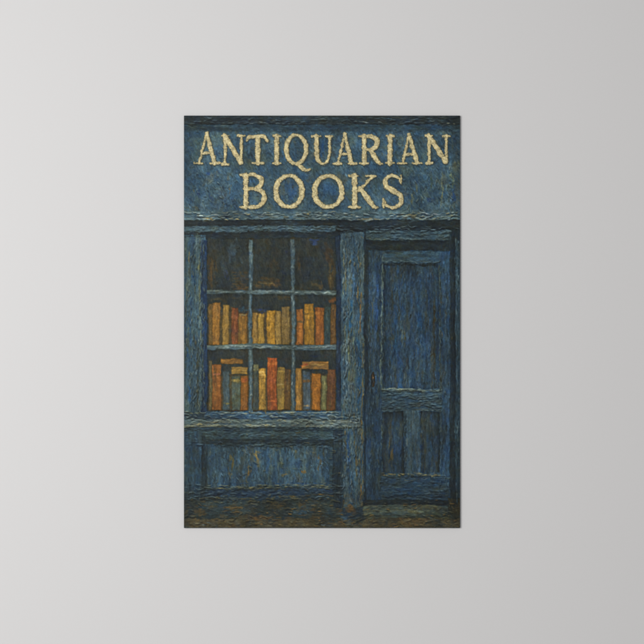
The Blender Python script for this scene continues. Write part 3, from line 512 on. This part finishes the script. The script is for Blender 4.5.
def cap_n(l, r, top, base):
    return [line(l, top+1, l, base-1, 3.4, 2.6), serif(l-3, l+3.2, top+1, 2.4), serif(l-2.6, l+3.2, base-.8, 2.8), line(l-.6, top+1, r-.6, base-2.6, 4.4, 4.8), line(r, base-2, r, top+1, 2.8, 2.2), serif(r-3.6, r+3.4, top+1.2, 2.4)]
def cap_i(x, top, base):
    return [line(x, top+1, x-.2, base-1, 4.2, 4.8), serif(x-3.4, x+3.6, top+1, 2.4), serif(x-4.2, x+4, base-1, 2.2)]
LET = [
 ('A', cap_a(206.6, 198, 215.5, 133.4, 164, 153.6)),
 ('N', cap_n(225.2, 241.4, 134.6, 165)),
 ('T', [[(246.6, 140.4, 2.2), (249.5, 137.2, 3.2), (257, 136.4, 3.), (264, 136.6, 3.2), (267.4, 141, 2.2)], line(257.8, 137, 257.6, 163, 4.6, 4.8), serif(252.4, 263.2, 163, 2.6)]),
 ('I', cap_i(276.8, 135, 164.2)),
 ('Q', [ring(296.2, 149.4, 10., 14.2, 4.4, 3.2), [(296.2, 163.6, 2.8), (301, 167, 3.6), (305.5, 170, 2.8), (310, 169.6, 1.7)]]),
 ('U', [[(316.4, 136, 3.8), (316.6, 150, 4.4), (317.6, 158.5, 4.2), (322, 163.6, 3.), (327, 161.4, 2.4), (329.3, 154, 2.6), (329.6, 136, 2.6)], serif(311.8, 320.6, 136.2, 2.4), serif(326, 332.4, 136.2, 2.2)]),
 ('A', cap_a(344.6, 336.8, 352.4, 134.2, 164.2, 154.6)),
 ('R', [line(364.2, 136, 364.2, 163, 4.4, 4.4), serif(359.2, 366, 136.4, 2.4), serif(360.2, 368.2, 163.4, 2.4), [(364.5, 136.6, 2.8), (371, 136.4, 3.2), (377, 140.4, 4.4), (375.6, 147, 4.2), (370, 149.6, 2.8), (366, 149.8, 2.2)], [(370, 149.8, 3.4), (374.5, 157, 4.8), (379, 163, 3.6), (382, 163.8, 1.8)]]),
 ('I', cap_i(390.2, 135, 164)),
 ('A', cap_a(409, 401.4, 418, 134.8, 164, 155)),
 ('N', cap_n(429, 446.2, 134.8, 164)),
 ('B', [line(246, 175, 246, 207, 4.6, 4.6), serif(240.2, 247, 175, 2.4), serif(240.2, 248, 207, 2.4), [(246, 174.8, 2.6), (254, 174.8, 3.), (261.4, 179, 4.6), (260, 186, 4.2), (254, 188.8, 2.8), (247, 189, 2.2)], [(254, 188.8, 2.6), (262, 192, 4.2), (264.2, 199, 4.8), (259.6, 205.6, 4.), (252, 207.2, 2.8), (246, 207.2, 2.2)]]),
 ('O', [ring(289, 191.3, 13.2, 15.6, 5., 3.4)]),
 ('O', [ring(328.2, 191.4, 13.6, 15.7, 5., 3.4)]),
 ('K', [line(354.8, 176, 354.6, 207, 4.8, 4.8), serif(349, 358.6, 175.8, 2.4), serif(348.8, 360, 207, 2.5), [(359, 190.5, 3.), (365, 184.4, 2.4), (372, 177, 2.6)], serif(366.6, 375.8, 176, 2.2), [(360, 188, 3.4), (366.4, 197, 5.), (373.6, 206.2, 4.4), (378.4, 207.6, 1.8)]]),
 ('S', [[(400.6, 183, 1.8), (398, 177.6, 2.8), (391.6, 175.8, 3.), (385.8, 179.4, 4.), (386.4, 186, 4.6), (393, 190.4, 5.), (400, 195.6, 4.8), (400.2, 203.6, 4.2), (393, 207.4, 3.), (386.6, 205.4, 2.6), (383.4, 199.4, 1.8)], line(401.2, 175.6, 401, 183.6, 1.9, 1.6), line(383, 198.6, 383.6, 207, 1.6, 1.9)]),
]
LC = np.array((207, 194, 146), np.float32)
nl = [noise(1.4, 1.4, 90, 2), noise(2.6, 2.6, 91, 2), noise(7, 7, 92, 2), noise(1.2, 1.2, 93, 1)]
n_e = noise(4, 2.5, 95, 2); LM = np.zeros((H, W), np.float32)
for ch, strokes_ in LET:
    P = part('letter', P_SIGN, 'cream painted letter '+ch)
    pts = []
    for s in strokes_: pts += smooth(s, 10 if len(s) > 2 else 30)
    pts = np.array(pts, np.float32)
    w = win(pts[:, 0].min()-5, pts[:, 1].min()-5, pts[:, 0].max()+5, pts[:, 1].max()+6)
    d = np.full(GX[w].shape, 99, np.float32)
    for x, y, r in pts: d = np.minimum(d, np.hypot(GX[w]-x, GY[w]-y)-r*.5-.12)
    e = d+(WOB[w])*1.5+WOBF[w]*1.1+(n_e[w]-.5)*.9
    # thin dark outline painted as shade below and right of the letter
    ol = (1-sstep(.2, 1.3, np.where(True, np.roll(np.roll(e, 2, axis=0), 1, axis=1), e)))*.62
    C[w] = C[w]*(1-ol[..., None])+np.array((44, 54, 56), np.float32)*ol[..., None]
    m = 1-sstep(-.35, .45, e)
    n1, n2, n3, n4 = (q[w] for q in nl)
    col = LC*(1+(n1-.5)[..., None]*.62+(n2-.5)[..., None]*.34+(n3-.5)[..., None]*.12)
    t = np.clip((n4-.60)*5, 0, 1)[..., None]*.6; col = col*(1-t)+np.array((232, 220, 176), np.float32)*t
    t = np.clip((n2-.64)*6, 0, 1)[..., None]*.35; col = col*(1-t)+np.array((150, 124, 80), np.float32)*t
    t = (np.clip((e+1.1)/1.3, 0, 1)[..., None])*.45; col = col*(1-t)+np.array((138, 122, 74), np.float32)*t  # rim darkened in the colour as impasto shading
    C[w] = C[w]*(1-m[..., None])+col*m[..., None]
    for _k in range(int(m.sum()/45)):  # painted crest highlights and darker dabs, impasto shading along the letter strokes
        j_ = rng.integers(0, m.shape[0]); i_ = rng.integers(0, m.shape[1])
        if m[j_, i_] < .9: continue
        x_, y_ = float(GX[w][j_, i_]), float(GY[w][j_, i_]); full = np.zeros((0,))
        k_ = pts[np.argmin(np.hypot(pts[:, 0]-x_, pts[:, 1]-y_))]; kk = int(np.argmin(np.hypot(pts[:, 0]-x_, pts[:, 1]-y_)))
        nx_ = pts[min(kk+1, len(pts)-1)]; a_ = math.atan2(nx_[1]-k_[1], nx_[0]-k_[0])+rng.normal(0, .5)
        LM[w] = m; stroke(x_, y_, a_, rng.uniform(1.5, 4), rng.uniform(.6, 1.1), [(236, 226, 184), (226, 210, 156), (160, 142, 92), (206, 178, 116)][rng.integers(4)], .75, 0, .3, LM, .5); LM[w] = 0
    HT[w] = HT[w]*(1-m)+m*(.75+.35*np.clip(-e/1.5, 0, 1)+(n1-.5)*.45)
    L_ = LAB[w]; L_[m > .5] = P

# ------------------------------------------------------------------ relief and meshes
weave = (np.sin(GX*math.pi*1.25)+np.sin(GY*math.pi*1.25))*.012
HT = HT*1.6+(fs-.5)*.22+(nz-.5)*.06+(nz2-.5)*.12+weave+.15
k = np.array([1, 2, 1], np.float32)/4
for ax in (0, 1): HT = k[0]*np.roll(HT, 1, ax)+k[1]*HT+k[2]*np.roll(HT, -1, ax)
edge = np.minimum(np.minimum(GX-X0, X1-GX), np.minimum(GY-Y0, Y1-GY))
HT = np.clip(HT, .05, 2)*sstep(-.1, 1.0, edge)+.02
GAIN = 1.0
lin = np.clip(C, 3, 250)/255.
lin = np.where(lin <= .04045, lin/12.92, ((lin+.055)/1.055)**2.4)*GAIN
RGBA = np.ones((H, W, 4), np.float32); RGBA[..., :3] = lin

col_ = bpy.context.scene.collection
def mat(name, rough=.5):
    m = bpy.data.materials.new(name); m.use_nodes = True
    return m, m.node_tree.nodes, m.node_tree.links, m.node_tree.nodes['Principled BSDF']
pm, N, Lk, B = mat('oil_paint')
at = N.new('ShaderNodeAttribute'); at.attribute_name = 'pigment'; Lk.new(at.outputs['Color'], B.inputs['Base Color'])
B.inputs['Roughness'].default_value = .62; B.inputs['Specular IOR Level'].default_value = .22
nt = N.new('ShaderNodeTexNoise'); nt.inputs['Scale'].default_value = 900; nt.inputs['Detail'].default_value = 3
tc = N.new('ShaderNodeTexCoord'); Lk.new(tc.outputs['Object'], nt.inputs['Vector'])
bp = N.new('ShaderNodeBump'); bp.inputs['Strength'].default_value = .12; bp.inputs['Distance'].default_value = .0004
Lk.new(nt.outputs['Fac'], bp.inputs['Height']); Lk.new(bp.outputs['Normal'], B.inputs['Normal'])

root = bpy.data.objects.new('canvas_painting', None); col_.objects.link(root)
root.location = (0, 0, CZ); root.empty_display_size = .1
root['label'] = 'unframed canvas painting of a weathered blue antiquarian bookshop front hanging on the pale grey wall'
root['category'] = 'painting'

VX = (GX-322)*K; VZ = (322-GY)*K; VY = YF-.0002-HT*.001
VX = np.where(GX >= X1-.01, (X1-322)*K, VX)
LC_ = LAB[:-1, :-1].copy()
LC_[LC_ == 0] = P_WIN
# every part is one patch of paint: stray islands go to the neighbour they lie in
def components(A):
    runs = []; par = []
    def find(a):
        while par[a] != a: par[a] = par[par[a]]; a = par[a]
        return a
    prev = []
    for j in range(A.shape[0]):
        row = A[j]; cut = np.flatnonzero(np.diff(row))+1
        st = np.concatenate([[0], cut]); en = np.concatenate([cut, [len(row)]])
        cur = []
        p = 0
        for a, b in zip(st.tolist(), en.tolist()):
            n_ = len(runs); v = int(row[a]); runs.append((j, a, b, v)); par.append(n_); cur.append(n_)
            while p < len(prev) and runs[prev[p]][2] <= a: p += 1
            q_ = p
            while q_ < len(prev) and runs[prev[q_]][1] < b:
                if runs[prev[q_]][3] == v: par[find(n_)] = find(prev[q_])
                q_ += 1
        prev = cur
    comp = {}
    for n_ in range(len(runs)): comp.setdefault(find(n_), []).append(runs[n_])
    return comp
for _ in range(3):
    comp = components(LC_); big = {}
    for rs in comp.values():
        v = rs[0][3]; big[v] = max(big.get(v, 0), sum(r[2]-r[1] for r in rs))
    for rs in comp.values():
        v = rs[0][3]; ar = sum(r[2]-r[1] for r in rs)
        if ar < big[v]:
            cnt = {}
            for j, a, b, _v in rs:
                for i in (a-1, b):
                    if 0 <= i < LC_.shape[1]: cnt[int(LC_[j, i])] = cnt.get(int(LC_[j, i]), 0)+1
                for jj_ in (j-1, j+1):
                    if 0 <= jj_ < LC_.shape[0]:
                        for t_ in np.unique(LC_[jj_, a:b]).tolist():
                            if t_ != v: cnt[t_] = cnt.get(t_, 0)+(b-a)
            cnt.pop(v, None)
            if cnt:
                t_ = max(cnt, key=cnt.get)
                for j, a, b, _v in rs: LC_[j, a:b] = t_
            if ar > 1500: print('island', parts[v-1][0], ar, '->', parts[t_-1][0])
idx = np.arange(H*W).reshape(H, W)
objs = {}
def build(name, lab):
    jj, ii = np.nonzero(LC_ == lab)
    if len(jj) == 0: return None
    q = np.stack([idx[jj, ii], idx[jj+1, ii], idx[jj+1, ii+1], idx[jj, ii+1]], 1)
    # boundary edges get a wall down to the canvas so the paint has thickness
    E = []
    for a, b, dj, di in ((0, 1, 0, -1), (1, 2, 1, 0), (2, 3, 0, 1), (3, 0, -1, 0)):
        nj, ni = jj+dj, ii+di
        ok = (nj >= 0) & (nj < H-1) & (ni >= 0) & (ni < W-1)
        out = ~ok; out[ok] = LC_[nj[ok], ni[ok]] != lab
        E.append(np.stack([q[out, a], q[out, b]], 1))
    E = np.concatenate(E)
    u, inv = np.unique(q, return_inverse=True); inv = inv.reshape(q.shape)
    co = np.stack([VX.ravel()[u], VY.ravel()[u], VZ.ravel()[u]], 1)
    be, binv = np.unique(E, return_inverse=True); binv = binv.reshape(E.shape)
    bco = np.stack([VX.ravel()[be], np.full(len(be), YF-.0001), VZ.ravel()[be]], 1)
    top = np.searchsorted(u, E)
    sk = np.stack([top[:, 1], top[:, 0], binv[:, 0]+len(u), binv[:, 1]+len(u)], 1)
    co = np.concatenate([co, bco]).astype(np.float32); f = np.concatenate([inv, sk]).astype(np.int32)
    colr = np.concatenate([RGBA.reshape(-1, 4)[u], RGBA.reshape(-1, 4)[be]]).astype(np.float32)
    me = bpy.data.meshes.new(name)
    me.vertices.add(len(co)); me.vertices.foreach_set('co', co.ravel())
    me.loops.add(f.size); me.loops.foreach_set('vertex_index', f.ravel())
    me.polygons.add(len(f)); me.polygons.foreach_set('loop_start', np.arange(0, f.size, 4, dtype=np.int32))
    me.polygons.foreach_set('use_smooth', np.concatenate([np.ones(len(q), bool), np.zeros(len(sk), bool)]))
    me.update(calc_edges=True)
    ca = me.color_attributes.new('pigment', 'FLOAT_COLOR', 'POINT'); ca.data.foreach_set('color', colr.ravel())
    me.materials.append(pm)
    o = bpy.data.objects.new(name, me); col_.objects.link(o); return o
for n, (name, par, lab) in enumerate(parts, 1):
    o = build(name, n)
    if o is None: print('EMPTY', name, lab); continue
    objs[n] = o; o.parent = objs[par] if par else root
    if lab: o['label'] = lab

# stretched canvas body with softly rounded corners, its sides carrying the wrapped-round dark blue print
def box_mesh(name, x0, x1, y0, y1, z0, z1, bev, m, parent):
    import bmesh
    bm = bmesh.new(); bmesh.ops.create_cube(bm, size=1)
    for v in bm.verts: v.co = ((x0+x1)/2+v.co.x*(x1-x0), (y0+y1)/2+v.co.y*(y1-y0), (z0+z1)/2+v.co.z*(z1-z0))
    if bev: bmesh.ops.bevel(bm, geom=bm.edges[:], offset=bev, segments=3, affect='EDGES', profile=.5)
    me = bpy.data.meshes.new(name); bm.to_mesh(me); bm.free(); me.materials.append(m)
    o = bpy.data.objects.new(name, me); col_.objects.link(o)
    if parent: o.parent = parent
    return o
cm, N, Lk, B = mat('printed_canvas_edge')
w_ = N.new('ShaderNodeTexNoise'); w_.inputs['Scale'].default_value = 40; w_.inputs['Detail'].default_value = 6
cr = N.new('ShaderNodeValToRGB'); cr.color_ramp.elements[0].color = (.016, .028, .036, 1); cr.color_ramp.elements[1].color = (.045, .085, .12, 1)
tc = N.new('ShaderNodeTexCoord'); Lk.new(tc.outputs['Object'], w_.inputs['Vector']); Lk.new(w_.outputs['Fac'], cr.inputs['Fac']); Lk.new(cr.outputs['Color'], B.inputs['Base Color'])
B.inputs['Roughness'].default_value = .75
xa, xb, za, zb = (X0-322)*K, (X1-322)*K, (322-Y1)*K, (322-Y0)*K
box_mesh('canvas', xa-.0002, xb+.0002, YF, -.0015, za-.0002, zb+.0002, .0006, cm, root)

# ------------------------------------------------------------------ wall
wm, N, Lk, B = mat('wall_paint')
B.inputs['Base Color'].default_value = (.759, .756, .752, 1); B.inputs['Roughness'].default_value = .9; B.inputs['Specular IOR Level'].default_value = .15
nt = N.new('ShaderNodeTexNoise'); nt.inputs['Scale'].default_value = 160; nt.inputs['Detail'].default_value = 4
tc = N.new('ShaderNodeTexCoord'); Lk.new(tc.outputs['Object'], nt.inputs['Vector'])
bp = N.new('ShaderNodeBump'); bp.inputs['Strength'].default_value = .05; bp.inputs['Distance'].default_value = .001
Lk.new(nt.outputs['Fac'], bp.inputs['Height']); Lk.new(bp.outputs['Normal'], B.inputs['Normal'])
wall = box_mesh('wall', -3, 3, 0, .12, 0, 3, 0, wm, None); wall['kind'] = 'structure'; wall['label'] = 'plain pale grey wall'

# ------------------------------------------------------------------ light and camera
def area(name, loc, target, size, power, color):
    l = bpy.data.lights.new(name, 'AREA'); l.shape = 'SQUARE'; l.size = size; l.energy = power; l.color = color
    o = bpy.data.objects.new(name, l); col_.objects.link(o); o.location = loc
    from mathutils import Vector
    o.rotation_euler = (Vector(target)-Vector(loc)).to_track_quat('-Z', 'Y').to_euler(); return o
area('key_light', (-2.0, -3.2, CZ+.3), (0, 0, CZ), 2.0, 92, (1, .99, .985))
wd = bpy.data.worlds.new('World'); bpy.context.scene.world = wd; wd.use_nodes = True
bg = wd.node_tree.nodes['Background']; bg.inputs['Color'].default_value = (1, .985, .985, 1); bg.inputs['Strength'].default_value = .325

D = 3.0
cam = bpy.data.cameras.new('camera'); cam.sensor_width = 36; cam.lens = 36*D/(644*K); cam.clip_end = 50
co = bpy.data.objects.new('camera', cam); col_.objects.link(co); co.location = (0, YF-D, CZ); co.rotation_euler = (math.radians(90), 0, 0)
sc = bpy.context.scene; sc.camera = co
sc.view_settings.view_transform = 'Standard'; sc.view_settings.look = 'None'; sc.view_settings.exposure = 0; sc.view_settings.gamma = 1
